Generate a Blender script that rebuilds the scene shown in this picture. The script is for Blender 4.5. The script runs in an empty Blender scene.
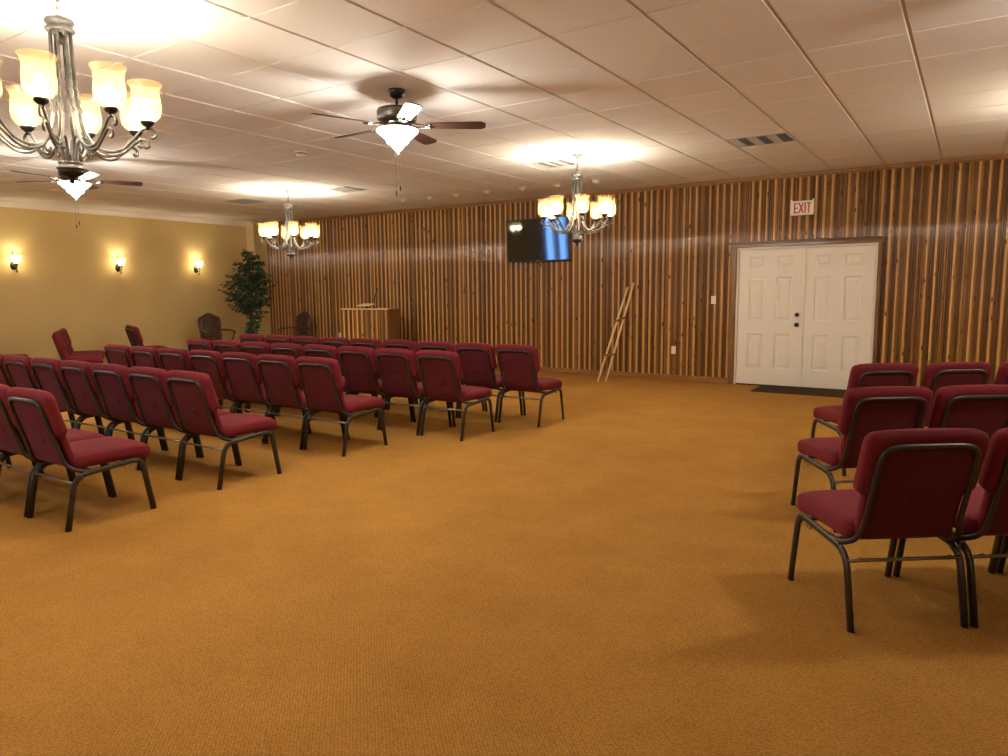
import bpy, math, random
from mathutils import Vector, Matrix
PI = math.pi
rad = math.radians
scene = bpy.context.scene
COL = scene.collection

# ------------------------------------------------------------------ mesh builder
class MB:
    def __init__(s):
        s.v = []; s.f = []; s.m = []; s.sm = []; s.cm = 0
    def face(s, idx, smooth=False):
        s.f.append(tuple(idx)); s.m.append(s.cm); s.sm.append(smooth)
    def box(s, x0, x1, y0, y1, z0, z1, mat=None):
        b = len(s.v)
        for z in (z0, z1):
            for x, y in ((x0, y0), (x1, y0), (x1, y1), (x0, y1)):
                p = Vector((x, y, z)); s.v.append(mat @ p if mat else p)
        for q in ((0, 3, 2, 1), (4, 5, 6, 7), (0, 1, 5, 4), (1, 2, 6, 5), (2, 3, 7, 6), (3, 0, 4, 7)):
            s.face([b + i for i in q])
    def rbox(s, x0, x1, y0, y1, z0, z1, r=0.004, mat=None):
        # box with chamfered edges
        b = len(s.v); pts = []
        cx, cy, cz = (x0 + x1) / 2, (y0 + y1) / 2, (z0 + z1) / 2
        hx, hy, hz = (x1 - x0) / 2, (y1 - y0) / 2, (z1 - z0) / 2
        r = min(r, hx * .9, hy * .9, hz * .9)
        lv = {}
        for sx in (-1, 1):
            for sy in (-1, 1):
                for sz in (-1, 1):
                    for ax in range(3):
                        d = [hx, hy, hz]
                        for k in range(3):
                            if k != ax: d[k] -= r
                        p = Vector((cx + sx * d[0], cy + sy * d[1], cz + sz * d[2]))
                        lv[(sx, sy, sz, ax)] = len(s.v)
                        s.v.append(mat @ p if mat else p)
        S = (-1, 1)
        def add(ids):
            a, bb, c = (s.v[i] for i in ids[:3])
            n = (bb - a).cross(c - a)
            cen = sum((s.v[i] for i in ids), Vector()) / len(ids)
            o = Vector((cx, cy, cz)); o = mat @ o if mat else o
            if n.dot(cen - o) < 0: ids = ids[::-1]
            s.face(ids)
        for ax in range(3):
            o1, o2 = [k for k in range(3) if k != ax]
            for sg in S:
                ids = []
                for a, c in ((-1, -1), (1, -1), (1, 1), (-1, 1)):
                    t = [0, 0, 0]; t[ax] = sg; t[o1] = a; t[o2] = c
                    ids.append(lv[(t[0], t[1], t[2], ax)])
                add(ids)
        for ax in range(3):          # edges running along ax
            o1, o2 = [k for k in range(3) if k != ax]
            for a in S:
                for c in S:
                    ids = []
                    for e, o in ((-1, o1), (1, o1), (1, o2), (-1, o2)):
                        t = [0, 0, 0]; t[ax] = e; t[o1] = a; t[o2] = c
                        ids.append(lv[(t[0], t[1], t[2], o)])
                    add(ids)
        for sx in S:
            for sy in S:
                for sz in S:
                    add([lv[(sx, sy, sz, k)] for k in range(3)])
    def lathe(s, prof, n=24, mat=None, smooth=True, cx=0, cy=0, cz=0):
        b = len(s.v)
        for r, z in prof:
            for k in range(n):
                a = 2 * PI * k / n
                p = Vector((cx + r * math.cos(a), cy + r * math.sin(a), cz + z))
                s.v.append(mat @ p if mat else p)
        for i in range(len(prof) - 1):
            for k in range(n):
                k2 = (k + 1) % n
                s.face((b + i * n + k, b + i * n + k2, b + (i + 1) * n + k2, b + (i + 1) * n + k), smooth)
    def tube(s, pts, r, n=10, ry=None, ref=None, caps=True, mat=None, closed=False):
        """sweep; r scalar or list; ry = radius across (oval), ref = direction in which r is measured"""
        pts = [Vector(p) for p in pts]; N = len(pts)
        rs = r if isinstance(r, (list, tuple)) else [r] * N
        ratio = (ry / rs[0]) if ry else 1.0
        b = len(s.v); prev = None
        for i, p in enumerate(pts):
            if closed: t = pts[(i + 1) % N] - pts[i - 1]
            elif i == 0: t = pts[1] - pts[0]
            elif i == N - 1: t = pts[-1] - pts[-2]
            else: t = (pts[i + 1] - p).normalized() + (p - pts[i - 1]).normalized()
            t.normalize()
            if ref is not None:
                u = Vector(ref); u = u - t * u.dot(t)
                if u.length < 1e-4: u = prev if prev else t.orthogonal()
            elif prev is None: u = t.orthogonal()
            else: u = prev - t * prev.dot(t)
            u.normalize(); prev = u; w = t.cross(u)
            for k in range(n):
                a = 2 * PI * k / n
                q = p + u * (rs[i] * math.cos(a)) + w * (rs[i] * ratio * math.sin(a))
                s.v.append(mat @ q if mat else q)
        for i in range(N if closed else N - 1):
            i2 = (i + 1) % N
            for k in range(n):
                k2 = (k + 1) % n
                s.face((b + i * n + k, b + i * n + k2, b + i2 * n + k2, b + i2 * n + k), True)
        if caps and not closed:
            s.face([b + k for k in range(n)][::-1]); s.face([b + (N - 1) * n + k for k in range(n)])
    def rings(s, rings, cap0=True, cap1=True, smooth=True, mat=None):
        b = len(s.v); n = len(rings[0])
        for rg in rings:
            for p in rg:
                p = Vector(p); s.v.append(mat @ p if mat else p)
        for i in range(len(rings) - 1):
            for k in range(n):
                k2 = (k + 1) % n
                s.face((b + i * n + k, b + i * n + k2, b + (i + 1) * n + k2, b + (i + 1) * n + k), smooth)
        if cap0: s.face([b + k for k in range(n)][::-1], smooth)
        if cap1: s.face([b + (len(rings) - 1) * n + k for k in range(n)], smooth)
    def sphere(s, c, r, n=16, m=10, sc=(1, 1, 1), mat=None):
        prof = [(max(1e-5, r * math.sin(PI * i / m)), -r * math.cos(PI * i / m)) for i in range(m + 1)]
        T = Matrix.Translation(c) @ Matrix.Diagonal((sc[0], sc[1], sc[2], 1))
        s.lathe(prof, n, mat=(mat @ T) if mat else T)
    def mesh(s, name, mats):
        me = bpy.data.meshes.new(name)
        me.from_pydata([tuple(p) for p in s.v], [], s.f)
        for m in (mats if isinstance(mats, (list, tuple)) else [mats]): me.materials.append(m)
        me.polygons.foreach_set('material_index', s.m)
        me.polygons.foreach_set('use_smooth', s.sm)
        me.update()
        return me
    def build(s, name, mats, parent=None, loc=None, rz=None):
        o = bpy.data.objects.new(name, s.mesh(name, mats)); COL.objects.link(o)
        if parent: o.parent = parent
        if loc: o.location = loc
        if rz is not None: o.rotation_euler = (0, 0, rz)
        return o

def smooth_path(pts, k=6, closed=False):
    """Catmull-Rom through the points"""
    P = [Vector(p) for p in pts]; out = []; N = len(P)
    rng = range(N if closed else N - 1)
    for i in rng:
        if closed: p0, p1, p2, p3 = P[i - 1], P[i], P[(i + 1) % N], P[(i + 2) % N]
        else: p0, p1, p2, p3 = P[max(i - 1, 0)], P[i], P[i + 1], P[min(i + 2, N - 1)]
        for j in range(k):
            t = j / k
            out.append(.5 * ((2 * p1) + (p2 - p0) * t + (2 * p0 - 5 * p1 + 4 * p2 - p3) * t * t + (3 * p1 - p0 - 3 * p2 + p3) * t ** 3))
    if not closed: out.append(P[-1])
    return out

def round_path(pts, r, k=6):
    """polyline with rounded corners"""
    P = [Vector(p) for p in pts]; out = [P[0]]
    for i in range(1, len(P) - 1):
        a, b, c = P[i - 1], P[i], P[i + 1]
        rr = r[i - 1] if isinstance(r, (list, tuple)) else r
        d1 = min(rr, (a - b).length * .49); d2 = min(rr, (c - b).length * .49)
        p1 = b + (a - b).normalized() * d1; p2 = b + (c - b).normalized() * d2
        for j in range(k + 1):
            t = j / k
            out.append(p1 * (1 - t) ** 2 + b * 2 * t * (1 - t) + p2 * t * t)
    out.append(P[-1]); return out

def tag(o, label=None, cat=None, group=None, kind=None):
    if label: o['label'] = label
    if cat: o['category'] = cat
    if group: o['group'] = group
    if kind: o['kind'] = kind
    return o
def thing(name, label, cat, loc=(0, 0, 0), rz=0, group=None):
    o = bpy.data.objects.new(name, None); COL.objects.link(o)
    o.location = loc; o.rotation_euler = (0, 0, rz); o.empty_display_size = .1
    return tag(o, label, cat, group)
def struct(mb, name, mats, label=None):
    o = mb.build(name, mats); o['kind'] = 'structure'
    if label: o['label'] = label
    return o
def copy_tree(o, parent=None):
    c = o.copy(); COL.objects.link(c)
    if parent: c.parent = parent
    for ch in list(o.children): copy_tree(ch, c)
    return c

# ------------------------------------------------------------------ materials
def mat(name, col=(.5, .5, .5), rough=.5, metal=0, spec=.5, coat=0, coat_rough=.1):
    m = bpy.data.materials.new(name); m.use_nodes = True
    b = m.node_tree.nodes['Principled BSDF']
    b.inputs['Base Color'].default_value = (*col, 1); b.inputs['Roughness'].default_value = rough
    b.inputs['Metallic'].default_value = metal; b.inputs['Specular IOR Level'].default_value = spec
    b.inputs['Coat Weight'].default_value = coat; b.inputs['Coat Roughness'].default_value = coat_rough
    return m
def nodes(m): return m.node_tree.nodes, m.node_tree.links, m.node_tree.nodes['Principled BSDF']
def noise_col(m, c1, c2, scale, detail=4, stretch=(1, 1, 1), bump=0, dist=.01, lo=.35, hi=.65, coord='Object', rough=.5):
    n, l, b = nodes(m)
    tc = n.new('ShaderNodeTexCoord'); mp = n.new('ShaderNodeMapping'); mp.inputs['Scale'].default_value = stretch
    nz = n.new('ShaderNodeTexNoise'); nz.inputs['Scale'].default_value = scale; nz.inputs['Detail'].default_value = detail
    nz.inputs['Roughness'].default_value = rough
    cr = n.new('ShaderNodeValToRGB'); cr.color_ramp.elements[0].position = lo; cr.color_ramp.elements[1].position = hi
    cr.color_ramp.elements[0].color = (*c1, 1); cr.color_ramp.elements[1].color = (*c2, 1)
    l.new(tc.outputs[coord], mp.inputs['Vector']); l.new(mp.outputs[0], nz.inputs['Vector'])
    l.new(nz.outputs['Fac'], cr.inputs[0]); l.new(cr.outputs[0], b.inputs['Base Color'])
    if bump:
        bp = n.new('ShaderNodeBump'); bp.inputs['Strength'].default_value = bump; bp.inputs['Distance'].default_value = dist
        l.new(nz.outputs['Fac'], bp.inputs['Height']); l.new(bp.outputs[0], b.inputs['Normal'])
    return m

# burgundy woven upholstery
def fabric(name, c1, c2, scale=260):
    m = mat(name, c1, .85, spec=.25)
    noise_col(m, c1, c2, scale, 2, bump=.25, dist=.002)
    b = m.node_tree.nodes['Principled BSDF']
    b.inputs['Sheen Weight'].default_value = .10; b.inputs['Sheen Roughness'].default_value = .5
    b.inputs['Sheen Tint'].default_value = (.9, .25, .25, 1)
    return m
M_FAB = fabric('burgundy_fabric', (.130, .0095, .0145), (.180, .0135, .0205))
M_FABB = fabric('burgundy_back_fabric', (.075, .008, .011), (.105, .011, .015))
M_TUBE = mat('bronze_tube', (.050, .041, .031), .36, metal=.5)
M_STEEL = mat('stretcher_steel', (.22, .19, .16), .3, metal=.8)
M_WIRE = mat('hook_wire', (.28, .24, .20), .4, metal=1)

# carpet
def carpet():
    m = mat('gold_carpet', rough=.95, spec=.1)
    n, l, b = nodes(m)
    tc = n.new('ShaderNodeTexCoord')
    mp = n.new('ShaderNodeMapping'); mp.inputs['Rotation'].default_value = (0, 0, rad(45))
    vo = n.new('ShaderNodeTexVoronoi'); vo.inputs['Scale'].default_value = 85; vo.inputs['Randomness'].default_value = .35
    l.new(tc.outputs['Object'], mp.inputs[0]); l.new(mp.outputs[0], vo.inputs['Vector'])
    nz = n.new('ShaderNodeTexNoise'); nz.inputs['Scale'].default_value = 2.2; nz.inputs['Detail'].default_value = 6; nz.inputs['Roughness'].default_value = .7
    l.new(tc.outputs['Object'], nz.inputs['Vector'])
    cr = n.new('ShaderNodeValToRGB')
    cr.color_ramp.elements[0].position = .25; cr.color_ramp.elements[1].position = .75
    cr.color_ramp.elements[0].color = (.405, .200, .041, 1); cr.color_ramp.elements[1].color = (.530, .273, .060, 1)
    l.new(nz.outputs['Fac'], cr.inputs[0])
    cr2 = n.new('ShaderNodeValToRGB')
    cr2.color_ramp.elements[0].position = .1; cr2.color_ramp.elements[1].position = .7
    cr2.color_ramp.elements[0].color = (1.12, 1.12, 1.12, 1); cr2.color_ramp.elements[1].color = (.62, .58, .5, 1)
    l.new(vo.outputs['Distance'], cr2.inputs[0])
    mx = n.new('ShaderNodeMix'); mx.data_type = 'RGBA'; mx.blend_type = 'MULTIPLY'; mx.inputs['Factor'].default_value = 1
    l.new(cr.outputs[0], mx.inputs['A']); l.new(cr2.outputs[0], mx.inputs['B'])
    l.new(mx.outputs['Result'], b.inputs['Base Color'])
    bp = n.new('ShaderNodeBump'); bp.inputs['Strength'].default_value = .6; bp.inputs['Distance'].default_value = .004; bp.invert = True
    l.new(vo.outputs['Distance'], bp.inputs['Height']); l.new(bp.outputs[0], b.inputs['Normal'])
    return m
M_CARPET = carpet()
M_TAN = noise_col(mat('tan_paint', rough=.7, spec=.2), (.66, .49, .215), (.69, .52, .23), 1.5, 3)
M_CROWN = mat('cream_crown', (.78, .70, .60), .45)
M_TILE = noise_col(mat('ceiling_tile', rough=.9, spec=.15), (.73, .695, .655), (.79, .755, .715), 160, 3, bump=.15, dist=.002)
M_GRID = mat('ceiling_grid', (.62, .57, .52), .5)
M_WHITE = mat('white_paint', (.72, .64, .53), .4)
M_DOORP = mat('cream_door_paint', (.80, .74, .64), .42)
M_PLASTIC = mat('ivory_plastic', (.80, .74, .64), .35)
M_BLACK = mat('black_metal', (.012, .011, .010), .32, metal=.3)
M_MAT = noise_col(mat('brown_mat', rough=.95, spec=.1), (.035, .018, .010), (.07, .037, .02), 120, 2, bump=.4, dist=.004)

# pine siding: colour per board from attributes carried by the mesh
def siding(name):
    m = mat(name, rough=.5, spec=.3, coat=.5, coat_rough=.06)
    n, l, b = nodes(m)
    tc = n.new('ShaderNodeTexCoord')
    at = n.new('ShaderNodeAttribute'); at.attribute_name = 'tone'
    ar = n.new('ShaderNodeAttribute'); ar.attribute_name = 'seed'
    sep = n.new('ShaderNodeSeparateXYZ'); l.new(tc.outputs['Object'], sep.inputs[0])
    def M(op, a, bb=None):
        q = n.new('ShaderNodeMath'); q.operation = op
        for i, v in enumerate((a, bb)):
            if v is None: continue
            if isinstance(v, (int, float)): q.inputs[i].default_value = v
            else: l.new(v, q.inputs[i])
        return q.outputs[0]
    seed = M('MULTIPLY', ar.outputs['Fac'], 97.0)
    # grain: fine across, long along z
    cv = n.new('ShaderNodeCombineXYZ')
    l.new(M('MULTIPLY', sep.outputs[0], 55), cv.inputs[0]); l.new(seed, cv.inputs[1]); l.new(M('MULTIPLY', sep.outputs[2], 3.0), cv.inputs[2])
    g = n.new('ShaderNodeTexNoise'); g.inputs['Scale'].default_value = 1; g.inputs['Detail'].default_value = 5; g.inputs['Roughness'].default_value = .65
    l.new(cv.outputs[0], g.inputs['Vector'])
    # slow change along the board
    cs = n.new('ShaderNodeCombineXYZ'); l.new(seed, cs.inputs[0]); l.new(M('MULTIPLY', sep.outputs[2], 1.3), cs.inputs[2])
    sl = n.new('ShaderNodeTexNoise'); sl.inputs['Scale'].default_value = 1; sl.inputs['Detail'].default_value = 2
    l.new(cs.outputs[0], sl.inputs['Vector'])
    # knots
    ck = n.new('ShaderNodeCombineXYZ')
    l.new(M('MULTIPLY', sep.outputs[0], 14), ck.inputs[0]); l.new(seed, ck.inputs[1]); l.new(M('MULTIPLY', sep.outputs[2], 4.2), ck.inputs[2])
    vk = n.new('ShaderNodeTexVoronoi'); vk.inputs['Scale'].default_value = 1
    l.new(ck.outputs[0], vk.inputs['Vector'])
    kr = n.new('ShaderNodeMapRange'); kr.inputs['From Min'].default_value = .08; kr.inputs['From Max'].default_value = .20
    l.new(vk.outputs['Distance'], kr.inputs['Value'])
    t = M('ADD', at.outputs['Fac'], M('MULTIPLY', M('SUBTRACT', g.outputs['Fac'], .5), .38))
    t = M('ADD', t, M('MULTIPLY', M('SUBTRACT', sl.outputs['Fac'], .5), .18))
    cr = n.new('ShaderNodeValToRGB'); e = cr.color_ramp.elements
    e[0].position = 0; e[0].color = (.062, .026, .006, 1); e[1].position = 1; e[1].color = (.66, .365, .115, 1)
    a = e.new(.28); a.color = (.155, .068, .014, 1); a = e.new(.55); a.color = (.30, .145, .034, 1); a = e.new(.8); a.color = (.52, .27, .075, 1)
    l.new(t, cr.inputs[0])
    mx = n.new('ShaderNodeMix'); mx.data_type = 'RGBA'
    mx.inputs['A'].default_value = (.045, .017, .006, 1)
    l.new(kr.outputs[0], mx.inputs['Factor']); l.new(cr.outputs[0], mx.inputs['B'])
    l.new(mx.outputs['Result'], b.inputs['Base Color'])
    bp = n.new('ShaderNodeBump'); bp.inputs['Strength'].default_value = .12; bp.inputs['Distance'].default_value = .004
    l.new(g.outputs['Fac'], bp.inputs['Height']); l.new(bp.outputs[0], b.inputs['Normal'])
    return m
M_SIDING = siding('pine_log_siding')
def wood(name, c1, c2, stretch=(18, 18, 1.2), scale=2.0, rough=.35, coat=.2):
    m = mat(name, rough=rough, coat=coat)
    return noise_col(m, c1, c2, scale, 5, stretch, bump=.06, dist=.003, lo=.3, hi=.7)
M_TRIM = wood('stained_pine_trim', (.20, .085, .022), (.34, .155, .045), (1.2, 18, 18))
M_CASING = wood('dark_stained_casing', (.14, .062, .018), (.27, .13, .042))
M_HEADER = wood('dark_stained_header', (.12, .053, .016), (.23, .11, .036), (1.2, 18, 18))
M_PINE = wood('light_pine', (.66, .45, .19), (.80, .58, .28), rough=.4)
M_WALNUT = wood('walnut_blade', (.028, .010, .006), (.052, .019, .009), (2, 2, 2), 14, rough=.5, coat=.06)
M_CHERRY = wood('carved_cherry_wood', (.075, .027, .012), (.14, .055, .022))

# ------------------------------------------------------------------ room numbers (metres, camera above the origin)
CZ = 3.044; WY = 10.84; WX = -13.95; EX = 4.6; BY = -6.2
TA = .6382; A0 = -.4352; TB = .6351; B0 = 4.7425

# floor
m = MB(); m.box(WX - .2, EX + .2, BY - .2, WY + .2, -.1, 0)
struct(m, 'floor', M_CARPET)

# ceiling: lay-in tiles hanging in a grid
m = MB(); m.cm = 1
m.box(WX - .2, EX + .2, BY - .2, WY + .2, CZ + .008, CZ + .15)
m.cm = 0
def tile(x0, x1, y0, y1):
    b = len(m.v); e = .006
    for x, y, z in ((x0, y0, CZ + .0085), (x1, y0, CZ + .0085), (x1, y1, CZ + .0085), (x0, y1, CZ + .0085),
                    (x0 + e, y0 + e * .5, CZ), (x1 - e, y0 + e * .5, CZ), (x1 - e, y1 - e * .5, CZ), (x0 + e, y1 - e * .5, CZ)):
        m.v.append(Vector((x, y, z)))
    m.face((b + 7, b + 6, b + 5, b + 4))
    for i in range(4):
        j = (i + 1) % 4; m.face((b + i, b + 4 + i, b + 4 + j, b + j))
i0 = int((WX - A0) / TA) - 1; i1 = int((EX - A0) / TA) + 1
j0 = int((BY - B0) / TB) - 1; j1 = int((WY - B0) / TB) + 1
for i in range(i0, i1 + 1):
    for j in range(j0, j1 + 1):
        x0 = max(A0 + i * TA + .009, WX); x1 = min(A0 + (i + 1) * TA - .009, EX)
        y0 = max(B0 + j * TB + .0035, BY); y1 = min(B0 + (j + 1) * TB - .0035, WY)
        if x1 - x0 > .02 and y1 - y0 > .02: tile(x0, x1, y0, y1)
struct(m, 'ceiling', [M_TILE, M_GRID])

# wood wall -------------------------------------------------------
DX0, DX1, DTOP = -3.045, -1.055, 2.10          # rough opening behind the casing
def boards(mb, x0, x1, zlo, zhi, y, rng, attr, cut=None, depth=.016):
    """vertical log siding: every board is a sapwood rib between darker rounded strips"""
    x = x0; tones = attr
    while x < x1 - .004:
        cyc = []
        big = rng.random()
        cyc.append((.031 + .008 * rng.random(), rng.uniform(.82, 1.02) if big < .85 else rng.uniform(.45, .65), 1.0))
        for _ in range(3): cyc.append((.019 + .009 * rng.random(), rng.choice((.12, .20, .26, .34, .46)) + rng.uniform(-.04, .04), rng.uniform(.6, .85)))
        for w, tone, hgt in cyc:
            xa, xb = x, min(x + w, x1)
            if xb - xa < .003: break
            z0 = zlo
            if cut and xb > cut[0] and xa < cut[1]: z0 = cut[2]
            seed = rng.random(); n = 5; b = len(mb.v)
            for k in range(n + 1):
                u = k / n
                yy = y - depth * hgt * math.sqrt(max(0, 1 - (2 * u - 1) ** 2)) ** .8
                for z in (z0, zhi): mb.v.append(Vector((xa + (xb - xa) * u, yy, z)))
                tones.append((tone, seed)); tones.append((tone, seed))
            for k in range(n):
                q = b + 2 * k; mb.face((q, q + 2, q + 3, q + 1), True)
            x = xb
def set_attr(o, tones):
    me = o.data
    for nm, k in (('tone', 0), ('seed', 1)):
        a = me.attributes.new(nm, 'FLOAT', 'POINT')
        vals = [t[k] for t in tones] + [.3] * (len(me.vertices) - len(tones))
        a.data.foreach_set('value', vals)
m = MB(); tones = []
boards(m, WX + .25, EX, 0, CZ + .005, WY, random.Random(7), tones, cut=(DX0, DX1, DTOP))
b0 = len(m.v)
m.box(WX - .2, DX0, WY, WY + .15, 0, CZ + .005); m.box(DX1, EX + .2, WY, WY + .15, 0, CZ + .005); m.box(DX0, DX1, WY, WY + .15, DTOP, CZ + .005)
set_attr(struct(m, 'wall_back', M_SIDING), tones)

# painted left wall with two daylight windows behind the camera's left
wins = [(-3.05, -2.35), (-4.02, -3.32)]; WZ0, WZ1 = .45, 2.55
m = MB()
ys = [BY - .2] + [v for w in sorted(wins) for v in w] + [WY + .15]
for k in range(0, len(ys), 2): m.box(WX - .15, WX, ys[k], ys[k + 1], 0, CZ + .005)
for w in wins:
    m.box(WX - .15, WX, w[0], w[1], 0, WZ0); m.box(WX - .15, WX, w[0], w[1], WZ1, CZ + .005)
struct(m, 'wall_left', M_TAN)
M_GLASS = bpy.data.materials.new('window_glass'); M_GLASS.use_nodes = True
nn = M_GLASS.node_tree; nn.nodes.clear()
o_ = nn.nodes.new('ShaderNodeOutputMaterial'); t_ = nn.nodes.new('ShaderNodeBsdfTransparent'); g_ = nn.nodes.new('ShaderNodeBsdfGlossy'); x_ = nn.nodes.new('ShaderNodeMixShader')
g_.inputs['Roughness'].default_value = .02; x_.inputs[0].default_value = .06
nn.links.new(t_.outputs[0], x_.inputs[1]); nn.links.new(g_.outputs[0], x_.inputs[2]); nn.links.new(x_.outputs[0], o_.inputs[0])
for k, w in enumerate(wins):
    m = MB(); f = .045
    m.box(WX - .1, WX - .04, w[0], w[0] + f, WZ0, WZ1); m.box(WX - .1, WX - .04, w[1] - f, w[1], WZ0, WZ1)
    m.box(WX - .1, WX - .04, w[0] + f, w[1] - f, WZ0, WZ0 + f); m.box(WX - .1, WX - .04, w[0] + f, w[1] - f, WZ1 - f, WZ1)
    o = struct(m, 'window_%d' % (k + 1), M_WHITE)
    g = MB(); g.box(WX - .075, WX - .069, w[0] + f, w[1] - f, WZ0 + f, WZ1 - f); g.build('pane', M_GLASS, o)
m = MB(); m.box(EX, EX + .15, BY - .2, WY + .15, 0, CZ + .005); struct(m, 'wall_right', M_WHITE)
m = MB(); m.box(WX - .15, EX + .15, BY - .15, BY, 0, CZ + .005); struct(m, 'wall_front', M_WHITE)

# column boxed out in the left corner
m = MB(); m.box(WX, WX + .25, 10.515, WY, 0, CZ); struct(m, 'trim_column', M_TAN)
m = MB(); m.rbox(WX, WX + .252, 10.50, 10.516, 0, CZ, .003); struct(m, 'trim_column_front', mat('pale_column_front', (.74, .60, .38), .5))  # thin slab across the column front, paler than the column sides

# crown moulding on the left wall (stepped profile) and its return round the column
prof = [(0, -.118), (.012, -.118), (.016, -.104), (.026, -.098), (.034, -.080), (.052, -.058), (.074, -.042), (.080, -.034), (.080, -.026), (.098, -.018), (.102, -.008), (.102, 0), (0, 0)]
prof = [(d, z * .84) for d, z in prof]
m = MB()
m.rings([[(WX + d, y, CZ + z) for d, z in prof][::-1] for y in (BY, 10.50)], smooth=False)
m.rings([[(x, 10.50 - d, CZ + z) for d, z in prof] for x in (WX, WX + .25)], smooth=False)
struct(m, 'trim_crown', M_CROWN)
# wood cornice strip and baseboard on the log wall
m = MB(); m.rbox(WX + .25, EX, WY - .045, WY - .012, CZ - .045, CZ, .006)
m.rbox(WX + .25, EX, WY - .03, WY - .012, CZ - .06, CZ - .045, .003)
struct(m, 'trim_cornice', M_TRIM)
m = MB(); m.rbox(WX + .25, DX0 - .0, WY - .042, WY - .010, 0, .088, .006); m.rbox(DX1, EX, WY - .042, WY - .010, 0, .088, .006)
struct(m, 'baseboard_back', M_TRIM)

# double door -----------------------------------------------------
LX0, LX1 = -2.935, -1.128                       # clear opening
m = MB()
for xa, xb in ((DX0 - .005, LX0 - .028), (LX1 + .028, DX1 + .005)):
    m.rbox(xa, xb, WY - .040, WY + .02, 0, 2.04, .006)
    m.rbox(xa + .012, xb - .012, WY - .048, WY - .038, 0, 2.04, .004)
m2 = struct(m, 'trim_casing', M_CASING)
m = MB()
m.rbox(DX0 - .02, DX1 + .02, WY - .05, WY + .02, 2.036, 2.098, .006)
m.rbox(DX0 - .05, DX1 + .05, WY - .085, WY - .0, 2.098, 2.120, .008)
m.rbox(DX0 - .035, DX1 + .035, WY - .066, WY - .0, 2.082, 2.099, .005)
struct(m, 'trim_header', M_HEADER)
m = MB()
m.rbox(LX0 - .030, LX0, WY - .034, WY + .10, 0, 2.06, .004); m.rbox(LX1, LX1 + .030, WY - .034, WY + .10, 0, 2.06, .004)
m.rbox(LX0 - .0, LX1 + .0, WY - .034, WY + .10, 2.004, 2.04, .004)
m.rbox(LX0, LX1, WY + .035, WY + .10, 1.98, 2.005, .002)
m.rbox(LX0, LX0 + .025, WY + .0345, WY + .10, .02, 1.98, .002); m.rbox(LX1 - .025, LX1, WY + .0345, WY + .10, .02, 1.98, .002)
struct(m, 'trim_jamb', M_WHITE)
m = MB(); m.rbox(LX0, LX1, WY - .03, WY + .1, 0, .0215, .004)
struct(m, 'trim_threshold', mat('dark_threshold', (.05, .04, .03), .4, metal=.6))
def door_leaf(name, x0, x1):
    """six-panel leaf: slab with moulded, raised panels"""
    m = MB(); yf = WY - .012; w = x1 - x0; z0, z1 = .018, 2.000
    st = w * .165; mid = w * .19; pw = (w - 2 * st - mid) / 2
    xs = [0, st, st + pw, st + pw + mid, st + 2 * pw + mid, w]
    zs = [0, .25, .755, .955, 1.58, 1.725, 1.885, z1 - z0]
    def q(pts): 
        b = len(m.v); m.v.extend(Vector(p) for p in pts); m.face(range(b, b + len(pts)))
    def ring(r0, d0, r1, d1):
        (a0, b0, c0, e0), (a1, b1, c1, e1) = r0, r1
        P = [(a0, b0), (c0, b0), (c0, e0), (a0, e0)]; Q = [(a1, b1), (c1, b1), (c1, e1), (a1, e1)]
        for i in range(4):
            j = (i + 1) % 4
            q([(P[i][0], yf + d0, P[i][1]), (P[j][0], yf + d0, P[j][1]), (Q[j][0], yf + d1, Q[j][1]), (Q[i][0], yf + d1, Q[i][1])])
    for i in range(5):
        for j in range(7):
            a, c = x0 + xs[i], x0 + xs[i + 1]; b, e = z0 + zs[j], z0 + zs[j + 1]
            if i in (1, 3) and j in (1, 3, 5):
                R = lambda t: (a + t, b + t, c - t, e - t)
                ring(R(0), 0, R(.012), .011); ring(R(.012), .011, R(.022), .012); ring(R(.022), .012, R(.050), .003)
                r = R(.050); q([(r[0], yf + .003, r[1]), (r[2], yf + .003, r[1]), (r[2], yf + .003, r[3]), (r[0], yf + .003, r[3])])
            else: q([(a, yf, b), (c, yf, b), (c, yf, e), (a, yf, e)])
    m.box(x0, x1, yf + .013, yf + .045, z0, z1)
    for xa in (x0, x1): 
        q([(xa, yf, z0), (xa, yf + .02, z0), (xa, yf + .02, z1), (xa, yf, z1)])
    q([(x0, yf, z1), (x1, yf, z1), (x1, yf + .02, z1), (x0, yf + .02, z1)])
    return struct(m, name, M_DOORP)
DM = -2.035
d1 = door_leaf('door_1', LX0 + .004, DM - .006); d2 = door_leaf('door_2', DM + .006, LX1 - .004)
m = MB(); m.rbox(DM - .012, DM + .030, WY - .028, WY - .0125, .022, 1.998, .003); m.build('astragal', M_DOORP, d2)
RX = Matrix.Rotation(rad(90), 4, 'X')
def knob(x, z, deep):
    m = MB(); T = Matrix.Translation((x, WY - .012, z)) @ RX      # local +z -> -Y
    if deep: pr = [(.0005, .066), (.016, .064), (.026, .054), (.028, .044), (.022, .034), (.012, .028), (.011, .012), (.030, .010), (.033, .004), (.033, 0)]
    else: pr = [(.0005, .024), (.018, .023), (.024, .020), (.026, .012), (.031, .010), (.032, 0)]
    m.lathe(pr, 24, T); return m
knob(-2.098, .915, True).build('door_knob', M_BLACK, d1); knob(-2.098, 1.058, False).build('deadbolt', M_BLACK, d1)
m = MB(); T = Matrix.Translation((-2.10, WY - .012, .73)) @ RX; m.lathe([(.0005, .004), (.006, .003), (.007, 0)], 12, T)
m.build('door_viewer', mat('brass', (.5, .3, .1), .3, metal=1), d1)

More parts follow.
